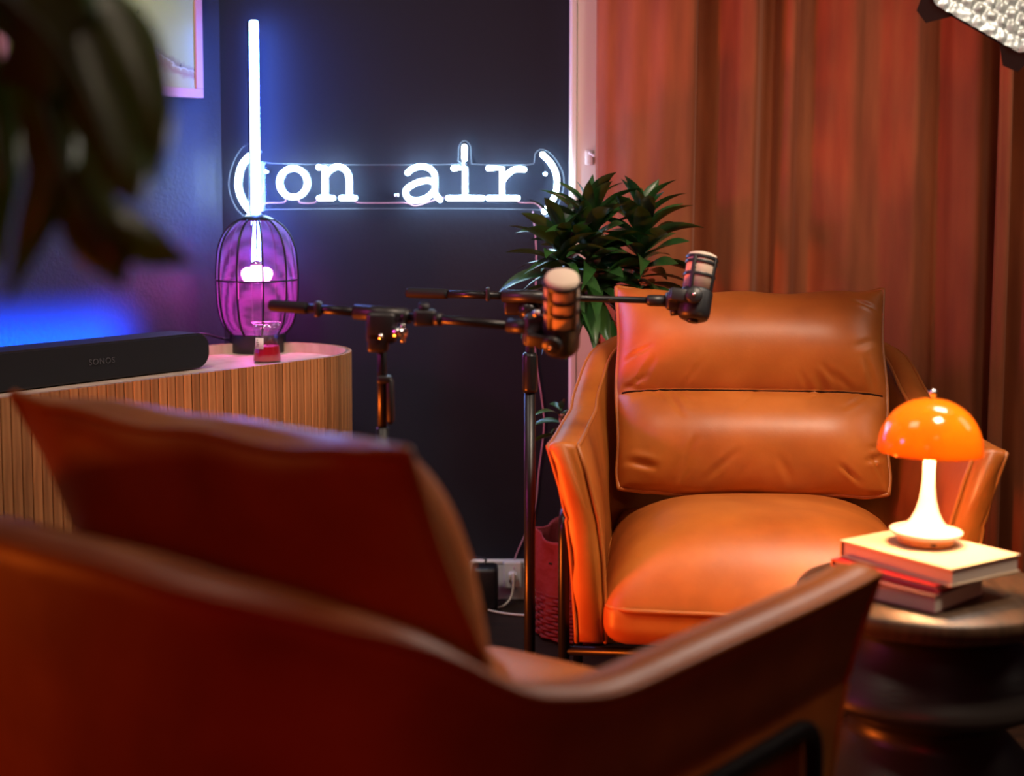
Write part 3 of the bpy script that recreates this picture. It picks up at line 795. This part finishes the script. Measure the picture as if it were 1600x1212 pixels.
shd = obj('lamp_shade', lathe([(0.0795,sh_b-0.002)]+pf+list(reversed(pin))+[(0.0795,sh_b-0.002)], 64, False), M['shade'], lmp)
obj('finial', lathe([(0,sh_b+sh_h),(0.0035,sh_b+sh_h),(0.0035,sh_b+sh_h+0.004),(0.006,sh_b+sh_h+0.007),(0.006,sh_b+sh_h+0.011),(0.003,sh_b+sh_h+0.014),(0,sh_b+sh_h+0.0145)], 20), M['chrome'], lmp)
obj('lamp_bulb', lathe([(0,0.161),(0.012,0.161),(0.016,0.170),(0.014,0.182),(0.006,0.189),(0,0.19)], 20), M['bulb_warm'], lmp)
for k in range(1): obj('foot_switch', box(0.0,-0.0437,0.006,0.008,0.002,0.004,0.0005), M['ink'], lmp)
l = bpy.data.lights.new('table_lamp_light', 'POINT'); l.energy = 5.0; l.color = (1.0,0.62,0.28); l.shadow_soft_size = 0.02
lo = bpy.data.objects.new('table_lamp_light', l); COL.objects.link(lo); lo.parent = lmp; lo.location = (0.030,-0.02,0.178)
l2 = bpy.data.objects.new('table_lamp_light', l); COL.objects.link(l2); l2.parent = lmp; l2.location = (-0.030,-0.02,0.178)

# ------------------------------------------------------------------ microphones and stands
def microphone(label, top, bot, loc_y, side):
    """top/bot: world points of capsule axis; side: unit vector towards the mount"""
    ax = (top-bot).normalized(); L_ = (top-bot).length
    mc = thing('microphone', label, 'microphone', bot, 0, 'broadcast microphones')
    q = Vector((0,0,1)).rotation_difference(ax)
    # spin so that local -X looks along side
    mt = q.to_matrix()
    sl = mt.inverted() @ side; ang = math.atan2(sl.y, sl.x)
    mc.rotation_euler = (mt @ Matrix.Rotation(ang, 3, 'Z')).to_euler()
    r = 0.030
    # local +X towards mount
    sharp(obj('body', lathe([(0,0.0),(0.02,0.0),(0.026,0.003),(0.0295,0.010),(r,0.018),(r,0.052),(0.0285,0.056),(0.027,0.058),(0,0.058)], 32), M['black'], mc), 50)
    obj('foam', lathe([(0,0.057),(0.0268,0.057),(0.0272,L_-0.008),(0.0258,L_-0.002),(0.021,L_),(0,L_+0.0005)], 32), M['foam'], mc)
    for z in (0.083, 0.107, L_-0.010):
        sharp(obj('cage_ring', lathe([(0.0262,z-0.0028),(0.0295,z-0.0028),(0.0302,z),(0.0295,z+0.0028),(0.0262,z+0.0028)], 32), M['black'], mc), 60)
    for k in range(4):
        a = PI/4+k*PI/2+0.3
        b = obj('cage_bar', box(0.0283,0,(0.055+L_-0.010)/2,0.0035,0.0075,L_-0.010-0.055,0.001), M['black'], mc); b.rotation_euler = (0,0,a)
    obj('connector', lathe([(0,-0.004),(0.011,-0.004),(0.011,0.001),(0,0.001)], 16), M['black_metal'], mc)
    sw_ = obj('swivel', merge(box(0.040,0.012,0.036,0.020,0.036,0.024,0.004), box(0.024,0.033,0.036,0.044,0.008,0.024,0.003)), M['black'], mc)
    kb = obj('swivel_knob', lathe([(0,-0.004),(0.0145,-0.004),(0.0155,-0.001),(0.0155,0.006),(0.013,0.009),(0,0.009)], 28), M['black'], mc); kb.rotation_euler = (-PI/2,0,0); kb.location = (0.004,0.036,0.038)
    bolt = obj('bolt', lathe([(0,0),(0.004,0),(0.003,0.003),(0,0.003)], 10), M['chrome'], kb); bolt.location = (0,0,0.009)
    return mc
# far microphone
FY = 2.80
ft, fb = at(1098.5, 397, FY-0.06), at(1082, 500, FY-0.095)
microphone('microphone with cream foam in front of the chair cushion', ft, fb, 0, Vector((-1,0.1,0)).normalized())
fs = thing('microphone_stand', 'black boom stand reaching over the facing armchair', 'mic stand', Vector((at(828,600,FY).x, FY, 0)), 0, 'black boom microphone stands')
O = fs.location
def L3(px, py, Y): return at(px, py, Y)-O
obj('base', lathe([(0,0),(0.115,0),(0.12,0.004),(0.118,0.012),(0.03,0.024),(0.018,0.03),(0,0.03)], 40), M['black_metal'], fs)
zj = L3(828,487,FY).z
obj('lower_pole', rod((0,0,0.02),(0,0,L3(828,610,FY).z),0.0108), M['black_metal'], fs)
obj('height_clutch', lathe([(0,L3(828,612,FY).z),(0.0135,L3(828,612,FY).z),(0.0145,L3(828,606,FY).z),(0.0145,L3(828,556,FY).z),(0.012,L3(828,551,FY).z),(0,L3(828,551,FY).z)], 24), M['black_metal'], fs)
obj('upper_pole', rod((0,0,L3(828,612,FY).z),(0,0,zj-0.01),0.008), M['black_metal'], fs)
sharp(obj('pivot_block', merge(box(-0.012,0,L3(828,466,FY).z-0.012,0.075,0.026,0.04,0.006), box(0.0,0,zj-0.03,0.03,0.026,0.07,0.008)), M['black'], fs), 50)
obj('pivot_knob', lathe([(0,0),(0.02,0),(0.022,0.006),(0.016,0.014),(0.008,0.02),(0,0.02)], 20), M['black_metal'], fs).matrix_local = Matrix.Translation((-0.002,-0.013,zj+0.004)) @ Matrix.Rotation(PI/2,4,'X')
a_, b_ = L3(635,457,FY+0.02), L3(1042,470,FY-0.07)
def along(t): return a_+(b_-a_)*t
T = lambda px: (px-635)/(1042-635)
obj('boom_rod', rod(along(0.05), along(0.97), 0.0062), M['black_metal'], fs)
obj('counter_grip', tube([along(0.0),along(T(640)),along(T(696)),along(T(701))],[0.0085,0.0098,0.0098,0.0088],18), M['black_soft'], fs)
obj('boom_sleeve', rod(along(T(701)), along(T(790)), 0.0075), M['black_metal'], fs)
obj('cable_clip', box(*(along(T(765))+Vector((0,0,0.002))),0.008,0.022,0.026,0.003), M['black'], fs)
obj('boom_housing', rod(along(T(788)), along(T(872)), 0.0125), M['black'], fs)
obj('boom_tip', tube([along(T(1012)),along(T(1016)),along(T(1042))],[0.009,0.0108,0.0108],18), M['black'], fs)
mb = L3(1058,470,FY-0.08)
obj('mic_mount', merge(box(mb.x,mb.y,mb.z,0.042,0.03,0.034,0.006), rod(mb+Vector((-0.004,0,-0.012)), mb+Vector((-0.002,0,-0.026)), 0.010)), M['black'], fs)
# near microphone
NY = 2.42
nt, nb = at(878, 437, NY-0.155), at(876, 547, NY-0.085)
ndir = (nt-nb).normalized(); nt = nb+ndir*0.142
microphone('blurred microphone with cream foam nearest to us', nt, nb, 0, Vector((-1,0.35,0)).normalized())
ns = thing('microphone_stand', 'black boom stand by the sideboard holding the nearest microphone', 'mic stand', Vector((at(597,600,NY).x, NY, 0)), 0, 'black boom microphone stands')
O = ns.location
obj('base', lathe([(0,0),(0.105,0),(0.11,0.004),(0.108,0.012),(0.03,0.024),(0.018,0.03),(0,0.03)], 40), M['black_metal'], ns)
zj = L3(597,500,NY).z
obj('lower_pole', rod((0,0,0.02),(0,0,L3(597,668,NY).z),0.0105), M['black_metal'], ns)
obj('upper_pole', rod((0,0,L3(597,672,NY).z),(0,0,zj),0.0075), M['black_metal'], ns)
obj('height_lever', merge(tube([(0.012,-0.004,L3(0,588,NY).z),(0.013,-0.004,L3(0,594,NY).z),(0.014,-0.004,L3(0,655,NY).z),(0.013,-0.004,L3(0,662,NY).z)],[0.003,0.0065,0.0065,0.003],12), box(0.004,0,L3(0,592,NY).z,0.022,0.022,0.012,0.003)), M['black'], ns)
sharp(obj('pivot_block', merge(box(0.0,0,zj-0.012,0.05,0.026,0.052,0.008), box(-0.006,0,zj-0.035,0.034,0.026,0.035,0.006)), M['black'], ns), 50)
obj('wing_nut', merge(shift(lathe([(0,-0.006),(0.013,-0.006),(0.014,0.004),(0.009,0.010),(0,0.010)], 20),(0.03,-0.014,zj-0.02)), box(0.036,-0.016,zj-0.02,0.008,0.012,0.032,0.003)), M['chrome'], ns)
obj('bolt', move(lathe([(0,0),(0.0055,0),(0.004,0.004),(0,0.005)],12), Matrix.Translation((0.0,-0.0135,zj-0.026)) @ Matrix.Rotation(PI/2,4,'X')), M['chrome'], ns)
a_, b_ = L3(421,477,NY+0.05), L3(632,493,NY)
T = lambda px: (px-421)/(632-421)
obj('counter_grip', tube([along(0),along(T(425)),along(T(478)),along(T(482))],[0.0085,0.0102,0.0102,0.009],18), M['black_soft'], ns)
obj('boom_rod', rod(along(T(480)), along(T(570)), 0.0075), M['black_metal'], ns)
obj('cable_clip', box(*(along(T(498))+Vector((0,0,0.0))),0.012,0.024,0.026,0.004), M['black'], ns)
obj('boom_housing', rod(along(T(555)), along(T(634)), 0.0125), M['black'], ns)
c_, d_ = L3(630,494,NY), L3(835,512,NY-0.09)
def al2(px): return c_+(d_-c_)*((px-630)/205)
obj('boom_arm', rod(al2(626), al2(812), 0.0072), M['black_metal'], ns)
obj('arm_collar', rod(al2(628), al2(640), 0.012), M['black'], ns)
obj('arm_clutch', merge(box(*(al2(665)+Vector((0,0,0.001))),0.036,0.026,0.026,0.005), rod(al2(663)+Vector((0,0,0.01)), al2(664)+Vector((0,-0.004,0.024)), 0.009), rod(al2(682), al2(692), 0.0105)), M['black'], ns)
obj('arm_tip', rod(al2(795), al2(838), 0.0115), M['black'], ns)
e = al2(838)
obj('mic_mount', merge(box(e.x-0.002,e.y,e.z-0.004,0.034,0.03,0.052,0.008)), M['black'], ns)
obj('mount_bolt', shift(lathe([(0,-0.007),(0.005,-0.005),(0.007,0),(0.005,0.005),(0,0.007)],14), e+Vector((0.0,-0.012,0.024))), M['chrome'], ns)
obj('mount_bolt', shift(lathe([(0,-0.005),(0.004,-0.004),(0.006,0),(0.004,0.004),(0,0.005)],14), e+Vector((0.006,-0.016,-0.026))), M['copper'], ns)

# ------------------------------------------------------------------ dracaena
bag_o = Vector((0.175, 3.72, 0))
pb = thing('planter_bag', 'crumpled red paper bag planter on the floor by the chair', 'planter', bag_o)
V, Fc = [], []; seg = 40; zs = [0,0.01,0.06,0.12,0.15,0.2,0.24,0.265,0.275,0.26,0.2]
for j, z in enumerate(zs):
    for i in range(seg):
        a = 2*PI*i/seg; r = 0.105+0.02*(z/0.27)*(1 if j < 9 else 0.85)
        if j == 0: r -= 0.01
        cr = 0.008*math.sin(5*a+z*20)*(z/0.27)+0.005*math.sin(11*a-z*35)
        V.append(((r+cr)*math.cos(a), (r+cr)*math.sin(a), z+(0.012*math.sin(4*a+1) if j in (7,8) else 0)))
for j in range(len(zs)-1):
    for i in range(seg): k = (i+1) % seg; Fc.append((j*seg+i, j*seg+k, (j+1)*seg+k, (j+1)*seg+i))
Fc.append(tuple(range(seg))[::-1])
obj('bag', (V, Fc), M['bag'], pb)
for q in range(12):
    z = 0.012+q*0.0098
    obj('woven_band', tube([((0.112+0.004*math.sin(14*2*PI*i/56+q*PI))*math.cos(2*PI*i/56), (0.112+0.004*math.sin(14*2*PI*i/56+q*PI))*math.sin(2*PI*i/56), z) for i in range(56)], 0.0046, 6, True), M['bag_weave'], pb)
obj('soil', lathe([(0,0.2),(0.112,0.2),(0.112,0.205),(0,0.21)], 28), M['soil'], pb)
dr = thing('dracaena', 'bushy dark green dracaena behind the armchair', 'plant', bag_o+Vector((0,0,0.21)))
cr_c = at(940, 385, 3.62)-dr.location
s1 = crom([(0.0,0,0),(0.03,-0.02,0.2),(0.045,-0.06,0.42),(cr_c.x-0.02,cr_c.y,cr_c.z-0.12),(cr_c.x,cr_c.y,cr_c.z+0.03)], 8)
obj('stem', tube(s1, [0.013-0.004*i/len(s1) for i in range(len(s1))], 10), M['stem'], dr)
s2 = crom([(-0.02,0.0,0),(-0.035,0.0,0.2),(-0.05,-0.01,0.36)], 8)
obj('stem', tube(s2, 0.008, 8), M['stem'], dr)
s3 = crom([s1[14], s1[14]+Vector((0.03,0.02,0.12)), cr_c+Vector((0.10,0.03,-0.02))], 8)
obj('stem', tube(s3, 0.008, 8), M['stem'], dr)
def leaf_mesh(name, L_, W_, droop, fold, twist):
    NL, NW = 9, 4; V, Fc = [], []
    for i in range(NL+1):
        t = i/NL
        ang = droop*t*t; 
        x = L_*(t-0.16*droop*t**3*0.8); z = -L_*droop*0.42*t**2.2
        w = W_*(math.sin(PI*min(1,t*0.93+0.09))**0.75)*(1 if t < 0.97 else 0.3)
        if t >= 1: w = 0.0008
        for k in range(NW+1):
            q = -1+2*k/NW
            V.append((x, q*w*math.cos(twist*t), z+fold*w*q*q+q*w*math.sin(twist*t)))
    for i in range(NL):
        for k in range(NW): a = i*(NW+1)+k; Fc.append((a,a+1,a+NW+2,a+NW+1))
    me = bpy.data.meshes.new(name); me.from_pydata(V, [], Fc); me.update()
    for p in me.polygons: p.use_smooth = True
    me.materials.append(M['leaf'])
    return me
LM = [leaf_mesh('leaf', 0.165, 0.021, 0.7, 0.3, 0.5), leaf_mesh('leaf', 0.18, 0.023, 0.95, 0.3, -0.7), leaf_mesh('leaf', 0.15, 0.022, 0.5, 0.35, 0.9), leaf_mesh('leaf', 0.185, 0.020, 1.15, 0.25, -1.0)]
LMT = LM[1].copy(); LMT.name = 'withered_leaf'; LMT.materials[0] = M['leaf_tip']
def rosette(c, n, zspan, scale, e0, e1, seed, tipn=2):
    rnd = random.Random(seed)
    for k in range(n):
        t = k/n
        a = k*2.39996+rnd.uniform(-.25,.25)
        el = R(e0+(e1-e0)*t+rnd.uniform(-9,9))
        me = LM[rnd.randrange(4)] if k >= tipn else LMT
        o = bpy.data.objects.new('leaf', me); COL.objects.link(o); o.parent = dr
        o.location = c+Vector((0,0,-zspan+zspan*t*1.25))
        s_ = scale*rnd.uniform(0.85,1.12)*(1 if t < 0.8 else 0.85)
        o.scale = (s_, s_*1.05, s_)
        o.rotation_euler = (rnd.uniform(-.35,.35), -el, a)
rosette(cr_c+Vector((-0.03,0,0.03)), 80, 0.18, 0.98, -32, 84, 11, 2)
rosette(cr_c+Vector((0.10,0.02,0.03)), 56, 0.15, 0.95, -12, 80, 12, 1)
rosette(cr_c+Vector((-0.10,-0.02,0.0)), 44, 0.14, 0.92, -30, 70, 14, 2)
rosette(Vector((-0.05,-0.01,0.36)), 16, 0.08, 0.5, -25, 50, 13, 3)
# clear the curtain: keep every leaf in front of it
for o in dr.children:
    if o.name.startswith('leaf'):
        a = o.rotation_euler[2]
        if math.sin(a) > 0.55: o.scale = o.scale*0.8

# ------------------------------------------------------------------ sockets and cables by the skirting
sk = at(803, 895, WY-0.02)
so = thing('socket', 'white twin wall socket on the white skirting board', 'socket', (sk.x, WY-0.02, sk.z-0.03))
obj('plate', box(-0.004,-0.012,0.03,0.05,0.024,0.075,0.005), M['white_paint'], so, False)
pg = obj('plug', box(-0.004,-0.034,0.028,0.022,0.022,0.026,0.004), M['white_paint'], so)
for dx in (-0.012, 0.006): obj('plug_pin_cover', box(dx,-0.047,0.03,0.005,0.006,0.016,0.001), M['label'], pg)
cb = [(sk.x-0.004,WY-0.06,sk.z-0.01),(sk.x,WY-0.075,0.09),(sk.x-0.006,WY-0.08,0.03),(sk.x-0.03,WY-0.10,0.006),(sk.x-0.07,WY-0.13,0.005),(sk.x-0.02,WY-0.17,0.005),(sk.x+0.05,WY-0.19,0.005)]
tag(obj('white_cable', tube(crom(cb, 8), 0.003, 8), M['label']), 'white power cable coiled on the floor below the socket', 'cable')
ad = at(757, 893, WY-0.10)
adp = thing('power_adapter', 'black power brick on the floor against the skirting', 'adapter', (ad.x, WY-0.10, 0))
sharp(obj('case', box(0,0,0.06,0.075,0.075,0.12,0.014,3), M['black'], adp), 50)
obj('cord', tube(crom([(0.0,0,0.12),(0.0,0.01,0.135),(-0.05,0.03,0.12),(-0.12,0.03,0.01)],6), 0.003, 8), M['black'], adp)

# ------------------------------------------------------------------ silver quilted softbox at top right
p1, p2 = at(1480, 0, 2.5), at(1600, 82, 2.46)
cen = at(1688, -198, 2.5); axis = Vector((-0.38,-0.84,-0.38)).normalized()   # opening looks this way
sfb = thing('softbox', 'silver quilted softbox lining with black tabs at the top right', 'softbox', cen)
ez = -axis; exx = Vector((0,0,1)).cross(ez).normalized(); eyy = ez.cross(exx)
NS = 12; RR, RB, DP = 0.318, 0.12, 0.24
def sfp(a, r, d): return exx*(r*math.cos(a))+eyy*(r*math.sin(a))+ez*d
edge_mid = ((p1+p2)/2-cen); a_mid = math.atan2(edge_mid.dot(eyy), edge_mid.dot(exx))
a0 = a_mid-PI/NS
for s_ in range(NS):
    A0, A1 = a0+2*PI*s_/NS, a0+2*PI*(s_+1)/NS
    V, Fc = [], []; nu, nv = 54, 76
    nrm = None
    c00, c10, c01, c11 = sfp(A0,RR,0), sfp(A1,RR,0), sfp(A0,RB,DP), sfp(A1,RB,DP)
    nrm = (c10-c00).cross(c01-c00).normalized()
    if nrm.dot(-(c00+c10)) < 0: nrm = -nrm
    Wd = (c10-c00).length; Ld = (c01-c00).length
    for j in range(nv+1):
        for i in range(nu+1):
            u, v = i/nu, j/nv
            p = (c00*(1-u)+c10*u)*(1-v)+(c01*(1-u)+c11*u)*v
            x, y = u*Wd/0.024, v*Ld/0.024
            x += 0.5*(int(y) % 2)
            q = 0.010*abs(math.sin(PI*x))**0.5*abs(math.sin(PI*y))**0.5*min(1, 6*v+0.2)
            q += 0.0018*math.sin(x*7+y*3+s_)*math.sin(y*5-x*2)
            V.append(p+nrm*q)
    for j in range(nv):
        for i in range(nu): a = j*(nu+1)+i; Fc.append((a,a+1,a+nu+2,a+nu+1))
    obj('quilted_panel', (V, Fc), M['silver'], sfb)
    K0 = [c+nrm*-0.004 for c in (c00,c10,c11,c01)]; K1 = [c+nrm*-0.007 for c in (c00,c10,c11,c01)]
    obj('outer_panel', (K0+K1, [(0,1,2,3),(4,5,6,7),(0,1,5,4),(1,2,6,5),(2,3,7,6),(3,0,4,7)]), M['black_soft'], sfb, False)
    # black tab folded out at each corner
    rad = sfp(A0,1,0).normalized(); tan = sfp(A0+PI/2,1,0).normalized()
    b0 = sfp(A0,RR-0.004,0.002)
    tb_ = [b0-tan*0.034, b0+tan*0.034, b0+tan*0.016+rad*0.036, b0-tan*0.012+rad*0.040]
    obj('tab', ([v for v in tb_]+[v+ez*0.004 for v in tb_], [(0,1,2,3),(4,5,6,7),(0,1,5,4),(1,2,6,5),(2,3,7,6),(3,0,4,7)]), M['black_soft'], sfb, False)
obj('back_plate', tube([sfp(0,0,DP-0.004)*1, sfp(0,0,DP+0.02)], 0.124, 12), M['black'], sfb)
obj('added_bulb', move(lathe([(0,0),(0.035,0),(0.042,0.03),(0.036,0.06),(0.02,0.078),(0,0.082)], 20), Matrix.Translation(sfp(0,0,DP-0.005)) @ axis.to_track_quat('Z', 'Y').to_matrix().to_4x4()), M['bulb_warm'], sfb)  # glowing bulb added out of view to account for the softbox light
bl = bpy.data.lights.new('softbox_lamp', 'AREA'); bl.shape = 'DISK'; bl.size = 0.32; bl.energy = 7; bl.color = (1.0,0.88,0.78)
bo = bpy.data.objects.new('softbox_lamp', bl); COL.objects.link(bo); bo.parent = sfb
bo.location = sfp(0,0,0.02); bo.rotation_euler = axis.to_track_quat('-Z', 'Y').to_euler()
top = Vector((0,0,CEIL-cen.z))+sfp(0,0,DP)*1.0; top.z = CEIL-cen.z
obj('drop_pole', tube([sfp(0,0,DP), sfp(0,0,DP+0.05), top], 0.012, 10), M['black_metal'], sfb)

# ------------------------------------------------------------------ monstera in the near left foreground
mo = thing('monstera', 'blurred monstera plant hanging into the left foreground', 'plant', (-0.86, 0.86, 0))
obj('pot', lathe([(0,0),(0.13,0),(0.135,0.01),(0.165,0.30),(0.17,0.31),(0.16,0.315),(0.15,0.29),(0,0.28)], 36), M['pot'], mo)
obj('moss_pole', rod((0,0,0.28),(0,0.0,1.30),0.022), M['stem'], mo)
def lobe(pts, NW=8):
    """one finger of a split leaf: pts = (px, py, depth, half width in px) along its vein"""
    C = crom([at(px, py, Y) for px, py, Y, w in pts], 7)
    Wd = [v.x for v in crom([Vector((w*Y/F, 0, 0)) for px, py, Y, w in pts], 7)]
    V, Fc = [], []; n = len(C)
    for i in range(n):
        t = (C[min(i+1,n-1)]-C[max(i-1,0)]).normalized()
        view = (C[i]-Vector((0,0,H))).normalized()
        lat = t.cross(view).normalized(); nr = lat.cross(t).normalized()
        if nr.dot(view) > 0: nr = -nr
        for k in range(NW+1):
            q = -1+2*k/NW; w = max(0.0006, Wd[i])
            V.append(C[i]+lat*(q*w)+nr*(w*(0.30*math.cos(q*2.6)-0.25*q*q+0.12*q)-0.3*w)-mo.location)
    for i in range(n-1):
        for k in range(NW): a = i*(NW+1)+k; Fc.append((a,a+1,a+NW+2,a+NW+1))
    return V, Fc
def split_leaf(lobes, rib, attach):
    lf = obj('leaf', merge(*[lobe(l) for l in lobes]), M['monstera'], mo)
    sd = lf.modifiers.new('t', 'SOLIDIFY'); sd.thickness = 0.0012
    P = crom([at(*p)-mo.location+Vector((0,-0.004,0)) for p in rib], 6)
    obj('midrib', tube(P, [0.003-0.002*i/len(P) for i in range(len(P))], 6), M['petiole'], lf)
    obj('petiole', tube(crom([Vector(attach), Vector(attach)*0.45+P[0]*0.55+Vector((0,0.02,0.06)), P[0]], 8), 0.0042, 8), M['petiole'], mo)
split_leaf([[(-80,-40,1.02,70),(20,-10,.98,100),(60,60,.95,75),(75,125,.93,30),(80,150,.92,4)],
            [(10,-50,1.04,55),(100,60,.97,62),(150,160,.91,50),(192,260,.86,36),(216,322,.84,3)],
            [(50,-60,1.05,50),(150,40,.99,70),(205,120,.94,50),(238,200,.90,28),(242,290,.88,3)]],
           [(-60,-60,1.03),(30,10,.97),(120,110,.93),(190,260,.85)], (0,0,1.22))
split_leaf([[(30,70,1.0,40),(70,180,.97,45),(80,270,.95,38),(52,360,.94,28),(12,468,.94,3)],
            [(60,150,1.0,30),(110,250,.97,40),(140,340,.94,50),(172,400,.93,38),(190,450,.93,3)],
            [(110,300,.99,25),(175,350,.95,36),(240,388,.93,28),(308,414,.93,2)]],
           [(-20,20,1.0),(50,120,.98),(100,260,.95),(165,390,.92)], (0,0,1.05))
split_leaf([[(-60,60,1.03,40),(-10,160,1.02,38),(2,260,1.0,30),(-4,350,1.0,20),(4,420,1.0,2)],
            [(-60,140,1.05,40),(-40,260,1.05,40),(-30,380,1.03,25),(-20,470,1.02,2)]],
           [(-80,20,1.03),(-20,160,1.0),(0,300,.99)], (0,0,0.9))
